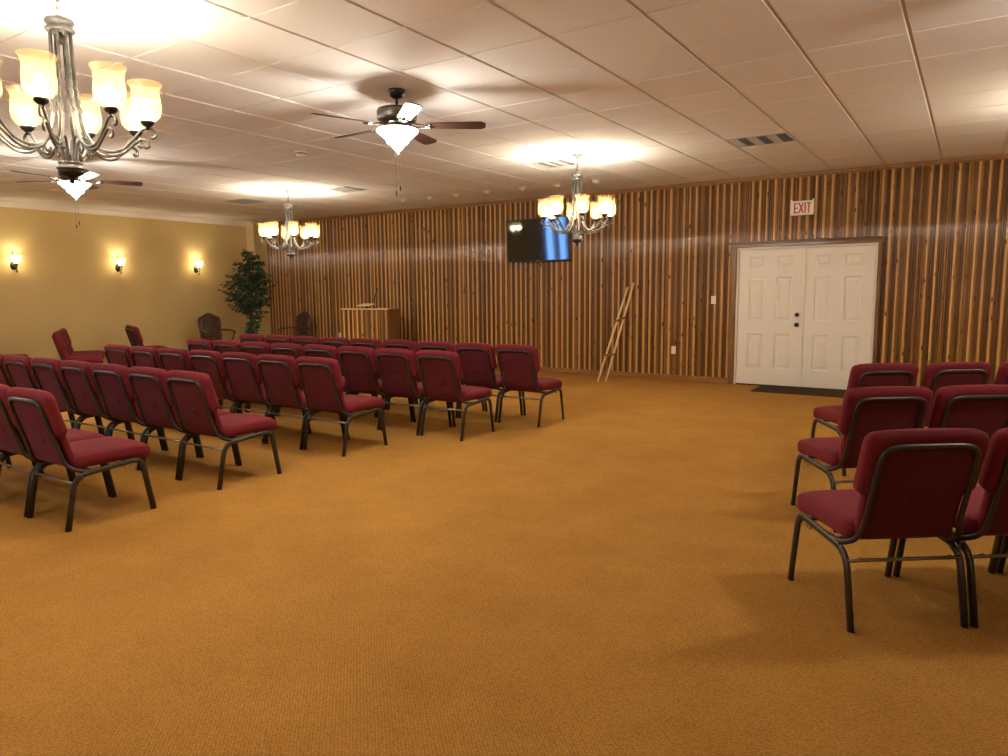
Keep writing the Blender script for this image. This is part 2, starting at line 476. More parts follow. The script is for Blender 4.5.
# ------------------------------------------------------------------ chairs
def lean(v, w):                                   # v up along the back, w backwards
    a = rad(15.5); return (-.180 - v * math.sin(a) - w * math.cos(a), .395 + v * math.cos(a) - w * math.sin(a))
def sup(n, a, b, e):                              # superellipse points
    out = []
    for k in range(n):
        t = 2 * PI * k / n; c, s_ = math.cos(t), math.sin(t)
        out.append((a * math.copysign(abs(c) ** e, c), b * math.copysign(abs(s_) ** e, s_)))
    return out
def make_chair(label):
    t = thing('stacking_chair', label, 'chair')
    # seat: waterfall cushion, rings from back to front
    m = MB(); rings = []
    ny = 30
    for i in range(ny + 1):
        u = 1 - (1 - i / ny) ** 1.5; y = -.185 + u * .495
        if u < .07: k = .55 + .45 * math.sqrt(1 - (1 - u / .07) ** 2)
        elif u > .88: k = math.sqrt(max(0.0, 1 - ((u - .88) / .12) ** 2)) * .92 + .08
        else: k = 1
        top = .462 - .012 * (u - .35) ** 2 - .02 * max(0, u - .75); bot = .362 - .045 * max(0, u - .6)
        cz = (top + bot) / 2; hz = (top - bot) / 2 * k
        hx = .246 - (.022 * ((u - .85) / .15) ** 2 if u > .85 else 0) - (.02 * (1 - u / .1) ** 2 if u < .1 else 0)
        rings.append([(px, y, cz + pz + (.008 * (1 - (px / .27) ** 2) if pz > 0 else 0)) for px, pz in sup(28, hx, hz, .38)])
    m.rings(rings); m.build('seat', M_FAB, t)
    # backrest cushion with its wings
    m = MB(); rings = []
    nv = 26; H = .494
    for i in range(nv + 1):
        v = H * i / nv
        s_ = min(1, max(0, (v - .185) / .05)); s_ = s_ * s_ * (3 - 2 * s_)
        hw = .212 + .046 * s_; tf = .030 + .022 * s_; tb = .026 + .016 * s_
        if v > H - .055:
            q = (v - (H - .055)) / .055; c = math.sqrt(max(0, 1 - q * q))
            hw = hw - .055 + .055 * c; tf = tf * (.12 + .88 * c); tb = tb * (.12 + .88 * c)
        if v < .03: c = math.sqrt(max(0, 1 - (1 - v / .03) ** 2)); tf *= .3 + .7 * c; tb *= .3 + .7 * c
        rg = []
        for px, pw in sup(30, hw, 1, .45):
            w = -pw * tf if pw > 0 else -pw * tb * (1 - .35 * max(0, 1 - (px / .19) ** 8))
            if pw > 0: w -= .010 * (1 - (px / .27) ** 2) - .012 * (px / .27) ** 2 * s_
            y, z = lean(v, w); rg.append((px, y, z))
        rings.append(rg)
    m.rings(rings); m.build('backrest', M_FAB, t)
    # fabric panel closing the rear, framed by the tube
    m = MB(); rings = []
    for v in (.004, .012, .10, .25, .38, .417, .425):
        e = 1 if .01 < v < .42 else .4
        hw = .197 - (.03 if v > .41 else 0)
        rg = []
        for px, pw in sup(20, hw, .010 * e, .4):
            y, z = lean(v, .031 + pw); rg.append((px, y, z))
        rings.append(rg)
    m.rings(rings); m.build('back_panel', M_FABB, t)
    m = MB(); rings = []
    for v, hw in ((.155, .036), (.158, .040), (.212, .042), (.220, .040)):
        rings.append([(px + .01, *lean(v, .0405 + pw)) for px, pw in sup(12, hw, .003, .5)])
    m.rings(rings); m.build('card_pocket', M_FABB, t)
    # back frame: rounded U of tube, ends swept forward to the side rails
    def bp(x, v, w=.046): return (x, *lean(v, w))
    half = [(.246, -.05, .350), (.246, -.135, .345), bp(.222, .005), bp(.206, .09), bp(.205, .25), bp(.205, .420), bp(.15, .443)]
    L = [Vector(p) for p in half]
    pts = L + [Vector((-p.x, p.y, p.z)) for p in reversed(L)]
    path = round_path(pts, [.04, .05, .06, .05, .08, .05, .05, .08, .05, .06, .05, .04], 5)
    m = MB(); m.tube(path, .0125, 8); m.build('back_frame', M_TUBE, t)
    # side frames: legs and rails
    X = .2515
    rail = MB()
    for s_ in (-1, 1):
        x = s_ * X
        side = round_path([(x, -.262, 0), (x, -.198, .33), (x, .225, .362), (x, .285, 0)], [.085, .07], 8)
        k1 = next(i for i, p in enumerate(side) if i > 0 and p.y > -.165); k2 = next(i for i, p in enumerate(side) if p.y > .20)
        k3 = k2
        o = MB(); o.tube(side[:k1 + 1], .0205, 12, ry=.0125, ref=(0, 1, -.15)); lg = o.build('leg', M_TUBE, t)
        o = MB(); o.tube(side[k3:], .0205, 12, ry=.0125, ref=(0, 1, .2)); o.build('leg', M_TUBE, t)
        rail.tube(side[k1:k3 + 1], .0165, 12, ry=.0115, ref=(0, .1, 1))
    for y in (-.10, .16): rail.tube([(-X, y, .352), (X, y, .352)], .009, 8)
    rail.build('seat_frame', M_TUBE, t)
    m = MB(); m.tube([(-X, -.213, .292), (X, -.213, .292)], .0085, 10)
    for s_ in (-1, 1): m.sphere((s_ * .20, -.213, .301), .006, 8, 6)
    m.build('stretcher', M_STEEL, t)
    for s_ in (-1, 1):
        m = MB(); x = s_ * (X - .004)
        loop = smooth_path([(x, .155, .345), (x, .150, .322), (x - s_ * .004, .135, .312), (x - s_ * .004, .120, .318), (x, .118, .332), (x, .124, .338)], 4)
        m.tube(loop, .0028, 6); m.build('ganging_hook', M_WIRE, t)
    return t
ORD = ['first', 'second', 'third', 'fourth', 'fifth', 'sixth', 'seventh', 'eighth', 'ninth', 'tenth']
proto = make_chair('chair'); used = [False, False]
def place_chair(x, y, rz, label, group):
    if not used[0]: o = proto; used[0] = True
    else: o = copy_tree(proto)
    o.location = (x, y, 0); o.rotation_euler = (0, 0, rz); o['label'] = label; o['group'] = group
    return o
rr = random.Random(3)
PITCH = .546
rows = [('nearest row', -4.805, 2.29, 4), ('second nearest row', -4.825, 3.355, 7), ('third nearest row', -4.815, 4.585, 7), ('fourth nearest row', -4.305, 5.64, 8), ('farthest row', -4.02, 6.62, 9)]
for rn, x, y, n in rows:
    for k in range(n):
        pos = 'at the open aisle end' if k == 0 else ORD[k] + ' from the aisle end'
        place_chair(x - k * PITCH, y + rr.uniform(-.006, .006), rad(rr.uniform(-.12, .12)),
                    'burgundy chair, %s of the %s on the left' % (pos, rn), 'burgundy chairs in rows left of the aisle')
a = rad(37)
for rn, x, y, n in (('nearest row', -.305, 3.525, 3), ('middle row', -.555, 4.83, 3), ('farthest row', -.705, 6.245, 4)):
    for k in range(n):
        p = PITCH if rn != 'farthest row' else .585
        pos = 'at the open aisle end' if k == 0 else ORD[k] + ' from the aisle end'
        place_chair(x + math.cos(a) * p * k, y + math.sin(a) * p * k, a,
                    'burgundy chair, %s of the %s on the right' % (pos, rn), 'burgundy chairs in angled rows on the right')
for rn, x, y, yaw, n in (('angled row below sconce nearest plant', -12.40, 7.22, -21, 2), ('angled row below middle sconce', -11.88, 5.69, -29, 3), ('angled row at left picture edge', -13.22, 5.15, -29, 1)):
    c, s_ = math.cos(rad(yaw)), math.sin(rad(yaw))
    for k in range(n):
        pos = 'nearest chair of' if k == 0 else ORD[k] + ' chair in'
        place_chair(x - c * PITCH * k, y - s_ * PITCH * k, rad(yaw),
                    'burgundy seat by tan wall, %s %s' % (pos, rn), 'burgundy chairs turned along the tan wall')

# ------------------------------------------------------------------ lamps
def glass_shade(name, col, tr=.18, em=0):
    m = bpy.data.materials.new(name); m.use_nodes = True; nt = m.node_tree; nt.nodes.clear()
    out = nt.nodes.new('ShaderNodeOutputMaterial')
    tl = nt.nodes.new('ShaderNodeBsdfTranslucent'); df = nt.nodes.new('ShaderNodeBsdfDiffuse'); tp = nt.nodes.new('ShaderNodeBsdfTransparent'); gl = nt.nodes.new('ShaderNodeBsdfGlossy')
    tc = nt.nodes.new('ShaderNodeTexCoord'); nz = nt.nodes.new('ShaderNodeTexNoise'); nz.inputs['Scale'].default_value = 22; nz.inputs['Detail'].default_value = 4
    nt.links.new(tc.outputs['Object'], nz.inputs['Vector'])
    cr = nt.nodes.new('ShaderNodeValToRGB'); cr.color_ramp.elements[0].position = .3; cr.color_ramp.elements[1].position = .7
    cr.color_ramp.elements[0].color = (*[c * .82 for c in col], 1); cr.color_ramp.elements[1].color = (*col, 1)
    nt.links.new(nz.outputs['Fac'], cr.inputs[0])
    for s_ in (tl, df): nt.links.new(cr.outputs[0], s_.inputs['Color'])
    gl.inputs['Roughness'].default_value = .15
    tp.inputs['Color'].default_value = (1, .95, .85, 1)
    a = nt.nodes.new('ShaderNodeMixShader'); a.inputs[0].default_value = .3
    b = nt.nodes.new('ShaderNodeMixShader'); b.inputs[0].default_value = tr
    c = nt.nodes.new('ShaderNodeMixShader'); c.inputs[0].default_value = .04
    L = nt.links.new
    L(tl.outputs[0], a.inputs[1]); L(df.outputs[0], a.inputs[2]); L(a.outputs[0], b.inputs[1]); L(tp.outputs[0], b.inputs[2])
    L(b.outputs[0], c.inputs[1]); L(gl.outputs[0], c.inputs[2]); L(c.outputs[0], out.inputs[0])
    return m
def emit(name, col, st):
    m = bpy.data.materials.new(name); m.use_nodes = True; nt = m.node_tree; nt.nodes.clear()
    out = nt.nodes.new('ShaderNodeOutputMaterial'); e = nt.nodes.new('ShaderNodeEmission'); e.inputs[0].default_value = (*col, 1); e.inputs[1].default_value = st
    nt.links.new(e.outputs[0], out.inputs[0]); return m
M_AMBER = glass_shade('amber_scavo_glass', (.40, .26, .095), .66)
M_ALAB = glass_shade('white_alabaster_glass', (.13, .112, .10), .36)
M_SCON = glass_shade('cream_sconce_glass', (.42, .33, .20), .40)
M_BULB = emit('lit_bulb', (1, .86, .62), 5)
M_PEWT = noise_col(mat('weathered_pewter', rough=.38, metal=.75), (.085, .078, .066), (.19, .175, .15), 14, 3)
M_DARKM = mat('dark_bronze', (.022, .018, .015), .35, metal=.6)
WARM = (1, .96, .87)
def lamp(name, loc, power, r, col=WARM, parent=None):
    l = bpy.data.lights.new(name, 'POINT'); l.energy = power; l.color = col; l.shadow_soft_size = r
    o = bpy.data.objects.new(name, l); COL.objects.link(o); o.location = loc
    if parent: o.parent = parent
    return o

def make_chandelier(ZB):
    """local origin at the ceiling; z downwards negative"""
    t = thing('chandelier', 'x', 'chandelier')
    # ZB = finial tip
    K = .965
    def h(z): return ZB + z * K
    m = MB(); m.lathe([(.0005, -.055), (.010, -.054), (.014, -.044), (.028, -.036), (.050, -.016), (.062, -.006), (.064, 0), (.0005, 0)][::1], 24); m.build('canopy', M_PEWT, t)
    # chain of links
    m = MB(); z = -.052; k = 0; zt = h(.905)
    nl = max(2, round((z - zt) / .030)); st = (z - zt) / nl
    for k in range(nl):
        zc = z - (k + .5) * st; pts = []
        for q in range(14):
            an = 2 * PI * q / 14; x = .011 * math.cos(an); zz = (st * .5 + .008) * math.sin(an)
            pts.append((x, 0, zc + zz) if k % 2 == 0 else (0, x, zc + zz))
        m.tube(pts, .0028, 6, closed=True)
    m.build('chain', M_PEWT, t)
    m = MB(); m.lathe([(.0005, h(.912)), (.010, h(.908)), (.030, h(.895)), (.066, h(.884)), (.072, h(.874)), (.070, h(.862)), (.061, h(.856)), (.060, h(.842)), (.070, h(.834)), (.072, h(.824)), (.062, h(.816)), (.0005, h(.816))], 32)
    m.lathe([(.0005, h(.816)), (.012, h(.816)), (.013, h(.77)), (.008, h(.755)), (.0005, h(.75))], 12); m.build('top_cap', M_PEWT, t)
    m = MB(); m.lathe([(.0005, h(0)), (.008, h(.003)), (.013, h(.014)), (.012, h(.026)), (.018, h(.036)), (.040, h(.044)), (.060, h(.058)), (.064, h(.070)), (.060, h(.076))], 28)
    m.build('finial', M_DARKM, t)
    m = MB(); m.lathe([(.060, h(.075)), (.070, h(.080)), (.071, h(.088)), (.060, h(.092)), (.055, h(.106)), (.062, h(.112)), (.060, h(.118)), (.0005, h(.122))], 28); m.build('hub', M_PEWT, t)
    for k in range(8):
        R = Matrix.Rotation(2 * PI * k / 8, 4, 'Z')
        P = lambda r, z, s_=0: R @ Vector((r * K, s_, h(z)))
        m = MB()
        # upper strand: cap -> straight -> twisted -> sweeps out under the shade
        up = smooth_path([P(.052, .825), P(.054, .70), P(.058, .56), P(.066, .42), P(.085, .30), P(.130, .215), P(.20, .185), P(.275, .205), P(.335, .265), P(.385, .318), P(.430, .322), P(.452, .296), P(.440, .272), P(.420, .279)], 5)
        m.tube(up, .0075, 8)
        # rope twist wrapped round the strand
        tw = []
        for q in range(33):
            f = q / 32; z = .60 - .22 * f; r0 = .056 + .022 * f * f
            tw.append(P(r0 + .0065 * math.cos(f * 9 * PI), z, .0065 * math.sin(f * 9 * PI)))
        m.tube(tw, .0052, 6)
        # lower strand: hub -> up -> over -> along the arm -> small curl
        lo = smooth_path([P(.035, .115), P(.040, .19), P(.058, .245), P(.095, .250), P(.135, .205), P(.200, .167), P(.265, .175), P(.325, .225), P(.372, .262), P(.405, .250), P(.412, .225), P(.395, .214), P(.385, .226)], 5)
        m.tube(lo, .0075, 8)
        # inner scroll
        sc = smooth_path([P(.095, .250), P(.118, .222), P(.132, .184), P(.116, .163), P(.098, .172), P(.104, .188)], 5)
        m.tube(sc, .0055, 6)
        arm = m.build('arm', M_PEWT, t)
        C = P(.410, 0)
        m = MB(); m.lathe([(.0005, .314), (.010, .316), (.012, .330), (.026, .340), (.036, .352), (.038, .362), (.030, .366), (.0005, .366)], 20, Matrix.Translation((C.x, C.y, ZB)) @ Matrix.Diagonal((1, 1, K, 1)))
        m.build('shade_cup', M_DARKM, arm)
        out = [(.026, .364), (.050, .374), (.068, .396), (.076, .425), (.077, .455), (.073, .490), (.070, .518), (.074, .545), (.084, .566), (.087, .572)]
        inn = [(r - .004, z + .003) for r, z in out][::-1]
        m = MB(); m.lathe(out + [(.085, .575)] , 28, Matrix.Translation((C.x, C.y, ZB)) @ Matrix.Diagonal((1, 1, K, 1)))
        m.build('glass_shade', M_AMBER, arm)
        m = MB(); m.sphere((C.x, C.y, ZB + .437), .024, 12, 8, (1, 1, 1.35)); m.lathe([(.014, .366), (.014, .44)], 10, Matrix.Translation((C.x, C.y, ZB)) @ Matrix.Diagonal((1, 1, K, 1)))
        m.build('light_bulb', M_BULB, arm)
    return t
chand = make_chandelier(-1.075); near = make_chandelier(-1.0)
CH_P = 7.2
def place_chandelier(x, y, drop, phase, label):
    if drop: o = near
    elif not used[1]: o = chand; used[1] = True
    else: o = copy_tree(chand)
    ZB = -1.0 if drop else -1.075
    o.location = (x, y, CZ); o.rotation_euler = (0, 0, phase); tag(o, label, 'chandelier', 'eight light chandeliers')
    for k in range(8):
        an = phase + 2 * PI * k / 8
        lamp('chandelier_lamp', (x + .396 * math.cos(an), y + .396 * math.sin(an), CZ + ZB + .437), CH_P, .028)
    return o
place_chandelier(-4.15, 2.02, 1, rad(4), 'large pewter chandelier at upper left, nearest the viewer, with lit amber glass shades')
place_chandelier(-4.04, 7.75, 0, rad(-9), 'lit pewter chandelier hanging in front of the television')
place_chandelier(-9.12, 7.68, 0, rad(13), 'lit pewter chandelier hanging farthest left, toward the leafy tree corner')
# first two continue the lamp grid; rear two are added to lift room light
for x, y, lb in ((-9.07, 1.97, 'pewter chandelier over the left rear seating, beyond the picture edge'),
                 (1.0, 7.75, 'pewter chandelier near the double door, beyond the picture edge'),
                 (-4.05, -3.80, 'added pewter chandelier well behind the viewer, out of view, to light the room'),
                 (-9.07, -3.80, 'added pewter chandelier by the left side windows, out of view, to light the room')):
    place_chandelier(x, y, 0, rad(10), lb)

def make_fan():
    t = thing('ceiling_fan', 'x', 'ceiling fan')
    m = MB(); m.lathe([(.0005, 0), (.070, 0), (.072, -.012), (.066, -.030), (.052, -.052), (.034, -.066), (.0005, -.068)][::-1], 28); m.build('canopy', M_BLACK, t)
    m = MB(); m.lathe([(.0125, -.066), (.0125, -.135)], 14); m.lathe([(.0005, -.12), (.024, -.12), (.028, -.132), (.028, -.150), (.0005, -.152)][::-1], 18); m.build('downrod', M_BLACK, t)
    m = MB(); m.lathe([(.0005, -.262), (.10, -.262), (.125, -.256), (.150, -.240), (.160, -.225), (.162, -.170), (.155, -.152), (.120, -.142), (.03, -.140), (.0005, -.140)], 36); m.build('motor_housing', M_FANM, t)
    m = MB(); m.lathe([(.0005, -.318), (.052, -.318), (.056, -.306), (.056, -.272), (.075, -.262), (.0005, -.262)], 24); m.build('switch_housing', M_DARKM, t)
    m = MB(); m.lathe([(.0005, -.503), (.006, -.500), (.010, -.490), (.007, -.484), (.014, -.478), (.030, -.466), (.058, -.430), (.098, -.386), (.140, -.352), (.164, -.330), (.172, -.316), (.166, -.306)], 36); gb = m.build('glass_bowl', M_ALAB, t)
    bw = gb
    for k in range(2):
        m = MB(); m.sphere((.055 * (1 - 2 * k), 0, -.400), .026, 12, 8, (1.25, 1, 1)); m.build('light_bulb', M_BULB, bw)
    m = MB(); m.lathe([(.166, -.308), (.170, -.304), (.160, -.300), (.060, -.300)], 30); m.build('bowl_rim', M_FANM, t)
    for k in range(2):
        m = MB(); x = .012 - .03 * k; ln = .785 - .04 * (1 - k)
        m.tube([(x + .02, -.05, -.318), (x + .02, -.13 if False else -.06, -.36)], .0012, 4)
        z = -.50
        pts = [(x, -.012, -.49 - q * .0055) for q in range(int((ln - .49) / .0055))]
        for p in pts[::1]: m.sphere(p, .0022, 5, 3)
        m.lathe([(.0005, -.045), (.005, -.043), (.0058, -.02), (.004, -.004), (.0005, 0)], 8, Matrix.Translation((x, -.012, -ln)))
        m.build('pull_chain', M_DARKM, t)
    for k in range(5):
        R = Matrix.Rotation(2 * PI * k / 5, 4, 'Z')
        m = MB(); rings = []
        T = R @ Matrix.Translation((0, 0, -.278)) @ Matrix.Rotation(rad(-12), 4, 'X')
        for i in range(17):
            u = i / 16; r = .235 + u * .475
            hw = .052 + .016 * u
            if u > .90: hw *= math.sqrt(max(0, 1 - ((u - .90) / .1) ** 2)) * .5 + .5
            if u < .10: hw *= .72 + .28 * math.sqrt(max(0, 1 - (1 - u / .1) ** 2))
            rings.append([(r, px, pz) for px, pz in sup(14, hw, .0045, .3)])
        m.rings(rings, smooth=False, mat=T); bl = m.build('fan_blade', M_WALNUT, t)
        m = MB()
        for s_ in (-1, 1):
            m.tube(smooth_path([(.085, s_ * .010, .012), (.13, s_ * .028, .006), (.185, s_ * .030, -.004), (.235, s_ * .022, -.009), (.275, s_ * .034, -.010)], 4), .006, 8, mat=T)
        for r, py in ((.262, -.026), (.262, .026), (.292, 0)): m.lathe([(.0005, -.016), (.010, -.014), (.012, -.004), (.012, .0)], 10, T @ Matrix.Translation((r, py, -.0)))
        m.tube([(.225, 0, -.009), (.295, 0, -.010)], .011, 8, mat=T)
        m.build('blade_bracket', M_FANM, bl)
    return t
M_FANM = mat('brushed_nickel', (.16, .14, .125), .3, metal=.9)
fan = make_fan()
def place_fan(o, x, y, rz, label):
    o.location = (x, y, CZ); o.rotation_euler = (0, 0, rz); tag(o, label, 'ceiling fan', 'ceiling fans with glass bowl lights')
    for k in range(2):
        an = rz + PI * k
        lamp('fan_lamp', (x + .055 * math.cos(an), y + .055 * math.sin(an), CZ - .392), 8, .088, (1, .96, .88))
fan2 = copy_tree(fan); fill_fan_right = copy_tree(fan); fill_fan_rear = copy_tree(fan)
place_fan(fan, -3.95, 4.46, rad(34), 'larger walnut ceiling fan with lit white bowl, at upper center of the picture')
place_fan(fan2, -8.82, 4.32, rad(64), 'smaller far ceiling fan seen just below the largest chandelier')

place_fan(fill_fan_right, 1.0, 4.46, rad(20), 'added walnut ceiling fan over the right hand chairs, out of view, for light')  # unseen fan added so its bowl light fills the room
place_fan(fill_fan_rear, -3.95, -.90, rad(50), 'added walnut ceiling fan behind the viewer, out of view, for light')  # another added fan out of view, there for ambient light
# wall sconces
def make_sconce():
    """local: wall plane x = 0, lamp stands out along +x"""
    t = thing('wall_sconce', 'x', 'wall lamp')
    RY = Matrix.Rotation(rad(90), 4, 'Y')
    m = MB(); m.lathe([(.0005, .026), (.030, .024), (.048, .014), (.062, .008), (.068, 0)], 24, Matrix.Diagonal((1, .8, 1.15, 1)) @ RY); m.build('back_plate', M_DARKM, t)
    m = MB(); m.tube(smooth_path([(.02, 0, 0), (.06, 0, -.035), (.10, 0, -.055), (.135, 0, -.03), (.130, 0, .012)], 5), .008, 8)
    m.tube(smooth_path([(.10, 0, -.055), (.085, 0, -.095), (.105, 0, -.12), (.132, 0, -.102), (.122, 0, -.078)], 5), .006, 8)
    m.tube(smooth_path([(.022, 0, .02), (.028, 0, .10), (.016, 0, .19), (.020, 0, .245)], 5), [.007] * 15 + [.002], 8)
    m.build('arm', M_DARKM, t)
    C = Matrix.Translation((.130, 0, 0))
    m = MB(); m.lathe([(.0005, .008), (.022, .010), (.034, .024), (.036, .034), (.0005, .034)], 18, C); m.build('shade_cup', M_DARKM, t)
    m = MB(); m.lathe([(.032, .034), (.048, .046), (.060, .080), (.070, .120), (.084, .160), (.092, .176), (.089, .178)], 26, C); m.build('glass_shade', M_SCON, t)
    m = MB(); m.sphere((.130, 0, .095), .022, 12, 8, (1, 1, 1.3)); m.build('light_bulb', M_BULB, t)
    return t
sc0 = make_sconce()
for k, (y, lb) in enumerate(((5.70, 'lit black wall sconce farthest left on the tan wall'), (7.51, 'lit black wall sconce in the middle of the tan wall'), (9.175, 'lit black wall sconce on the tan wall nearest the leafy tree'))):
    o = sc0 if k == 0 else copy_tree(sc0)
    o.location = (WX, y, 1.955); tag(o, lb, 'wall lamp', 'wall sconces on the tan wall')
    lamp('sconce_lamp', (WX + .130, y, 1.955 + .10), 2.2, .03, (1, .86, .60))

# ------------------------------------------------------------------ ceiling fittings
def louver(x, y, w, d, label):
    t = thing('ceiling_vent', label, 'air vent', (x, y, CZ), 0, 'ceiling air vents')
    m = MB(); f = .014
    m.rbox(-w / 2, w / 2, -d / 2, -d / 2 + f, -.008, 0, .003); m.rbox(-w / 2, w / 2, d / 2 - f, d / 2, -.008, 0, .003)
    m.rbox(-w / 2, -w / 2 + f, -d / 2 + f, d / 2 - f, -.008, 0, .003); m.rbox(w / 2 - f, w / 2, -d / 2 + f, d / 2 - f, -.008, 0, .003)
    m.build('frame', M_VENT, t)
    m = MB(); m.box(-w / 2 + f, w / 2 - f, -d / 2 + f, d / 2 - f, -.0012, -.0004); m.build('dark_throat', M_THROAT, t)
    m = MB(); n = 8; nc = 6; cw = (w - 2 * f) / nc
    for c in range(nc):
        for k in range(n):
            yy = -d / 2 + f + (d - 2 * f) * (k + .5) / n
            T = Matrix.Translation((-w / 2 + f + cw * (c + .5), yy, -.007)) @ Matrix.Rotation(rad(28 if c % 2 else -34), 4, 'X')
            m.box(-cw / 2 + .004, cw / 2 - .004, -.0145, .0145, -.0009, .0009, T)
        m.box(-w / 2 + f + cw * c - .002, -w / 2 + f + cw * c + .002, -d / 2 + f, d / 2 - f, -.010, -.001)
    m.build('louvers', M_VENT, t); return t
M_VENT = mat('vent_metal', (.46, .43, .39), .45, metal=.2); M_THROAT = mat('vent_throat', (.05, .045, .04), .8)
def tpos(i, j): return A0 + i * TA, B0 + j * TB
for i, j, w, d, lb in ((-2.5, 5.43, .62, .48, 'grey ceiling vent at right above the exit sign side of the room'),
                       (-6.45, 5.31, .44, .42, 'white ceiling vent behind the chandelier by the television'),
                       (-12.4, 5.38, .52, .44, 'ceiling vent right of the farthest chandelier'),
                       (-16.2, 5.32, .58, .46, 'dark ceiling vent left of the farthest chandelier')):
    x, y = tpos(i, j); louver(x, y, w, d, lb)
x, y = tpos(-6.5, -4.5)
t = thing('ceiling_diffuser', 'white square stepped ceiling diffuser at the top left corner above the big chandelier', 'air vent', (x, y, CZ), 0, 'ceiling air vents')
def square(hw, z): return [(-hw, -hw, z), (-hw, hw, z), (hw, hw, z), (hw, -hw, z)]
for nm_, prof_ in (('outer_frame', [(.300, 0), (.300, -.006), (.262, -.012), (.235, .001)]), ('cone', [(.225, -.004), (.205, -.024), (.200, -.024), (.165, .002)]),
                   ('cone', [(.150, -.006), (.128, -.026), (.123, -.026), (.092, .002)]), ('center_plate', [(.078, -.008), (.056, -.028), (.030, -.030), (.001, -.030)])):
    m = MB(); m.rings([square(h_, z_) for h_, z_ in prof_], cap0=False, cap1=False, smooth=False); m.build(nm_, M_CROWN, t)
m = MB(); m.box(-.23, .23, -.23, .23, -.0005, .0015); m.build('dark_throat', mat('diffuser_throat', (.30, .27, .25), .8), t)
t = thing('smoke_detector', 'round white smoke detector on the ceiling left of the near fan', 'smoke detector', (-6.54, 5.72, CZ))
m = MB(); m.lathe([(.0005, -.046), (.030, -.046), (.046, -.042), (.056, -.030), (.060, -.012), (.068, -.010), (.070, 0)], 28); m.build('body', M_PLASTIC, t)
m = MB(); m.lathe([(.0572, -.028), (.0592, -.026), (.0606, -.016), (.0596, -.014)], 28); m.build('sensor_slots', M_THROAT, t)
pl = [(-8.41, 9.60), (-7.82, 9.60), (-7.27, 9.62), (-6.64, 9.62), (-5.98, 9.62), (-5.36, 9.64), (-4.72, 9.64)]
nm = ['farthest left', 'second from left', 'third from left', 'middle', 'third from right', 'second from right', 'farthest right']
for k, (x, y) in enumerate(pl):
    t = thing('eyeball_downlight', 'small white eyeball downlight, %s of seven along the wood wall' % nm[k], 'ceiling light', (x, y, CZ), 0, 'eyeball downlights along the wood wall')
    m = MB(); m.lathe([(.058, -.006), (.062, -.010), (.078, -.008), (.084, 0)], 28); m.build('trim_ring', M_WHITE, t)
    m = MB(); T = Matrix.Translation((0, .0, .012)) @ Matrix.Rotation(rad(-28), 4, 'X')
    m.lathe([(.0005, -.030), (.030, -.034), (.036, -.046), (.046, -.042), (.058, -.026), (.062, 0)], 28, T); m.build('eyeball', M_WHITE, t)

# ------------------------------------------------------------------ things on the wood wall
t = thing('television', 'black flat television tilted forward on the wood wall', 'television', (-6.34, WY - .135, 2.305), rad(-.5))
T = Matrix.Rotation(rad(4.2), 4, 'X')
m = MB(); m.rbox(-.627, .627, -.030, .012, -.366, .366, .008, T); m.rbox(-.45, .45, .012, .045, -.30, .22, .015, T); m.build('cabinet', mat('tv_plastic', (.008, .008, .009), .3), t)
m = MB(); m.rbox(-.616, .616, -.0325, -.0302, -.345, .355, .001, T); m.build('screen', mat('tv_screen', (.004, .004, .006), .045, spec=.9), t)
m = MB(); m.rbox(-.035, .035, -.0330, -.0301, -.361, -.352, .001, T); m.build('maker_badge', mat('badge_grey', (.25, .25, .26), .4, metal=.5), t)
m = MB(); m.box(-.2, .2, .04, .118, -.15, .15); m.build('wall_bracket', M_BLACK, t)

t = thing('exit_sign', 'white exit sign with red letters above the double door', 'exit sign', (-2.08, WY - .017, 2.556), 0)
m = MB(); m.rbox(-.158, .158, -.045, 0, -.100, .100, .008); m.build('housing', M_PLASTIC, t)
M_RED = mat('exit_red', (.62, .035, .03), .45)
m = MB()
def bar(x0, x1, z0, z1): m.rbox(x0, x1, -.0485, -.0445, z0, z1, .001)
H = .072
bar(-.108, -.090, -H, H); bar(-.092, -.052, H - .018, H); bar(-.092, -.056, -.009, .009); bar(-.092, -.052, -H, -H + .018)           # E
for sg in (-1, 1):                                                                                                                  # X
    TT = Matrix.Translation((-.012, 0, 0)) @ Matrix.Rotation(sg * math.atan2(.056, 2 * H - .01), 4, 'Y')
    m.rbox(-.0095, .0095, -.0485, -.0445, -H * 1.045, H * 1.045, .001, TT)
bar(.034, .052, -H, H)                                                                                                              # I
bar(.081, .099, -H, H - .017); bar(.062, .118, H - .018, H)                                                                         # T
m.build('exit_lettering', M_RED, t)
m = MB()
for s_ in (-1, 1):
    m.rbox(s_ * .145 - .012, s_ * .145 + .012, -.04, -.005, .098, .122, .004)
m.build('mounting_lug', M_PLASTIC, t)

def plate(x, z, kind, label):
    t = thing('light_switch' if kind == 's' else 'wall_outlet', label, 'light switch' if kind == 's' else 'power outlet', (x, WY - .014, z))
    m = MB(); m.rbox(-.036, .036, -.008, .004, -.060, .060, .003); m.build('cover_plate', M_PLASTIC, t)
    m = MB()
    if kind == 's':
        m.rbox(-.006, .006, -.020, -.007, -.004, .016, .002, Matrix.Rotation(rad(15), 4, 'X')); m.build('toggle', M_PLASTIC, t)
    else:
        for zz in (-.024, .024): m.rbox(-.016, .016, -.0105, -.007, zz - .014, zz + .014, .003)
        m.build('socket_face', M_PLASTIC, t)
    return t
plate(-3.305, 1.271, 's', 'ivory light switch left of the double door')
plate(-3.92, .484, 'o', 'ivory wall outlet between the leaning poles and the double door')
plate(-11.386, .515, 'o', 'small white wall outlet left of the wooden lectern')

# door mat
m = MB(); m.rbox(-2.55, -.98, 10.14, 10.79, .0, .010, .004)
tag(m.build('door_mat', M_MAT), 'dark brown door mat on the carpet before the double door', 'mat')

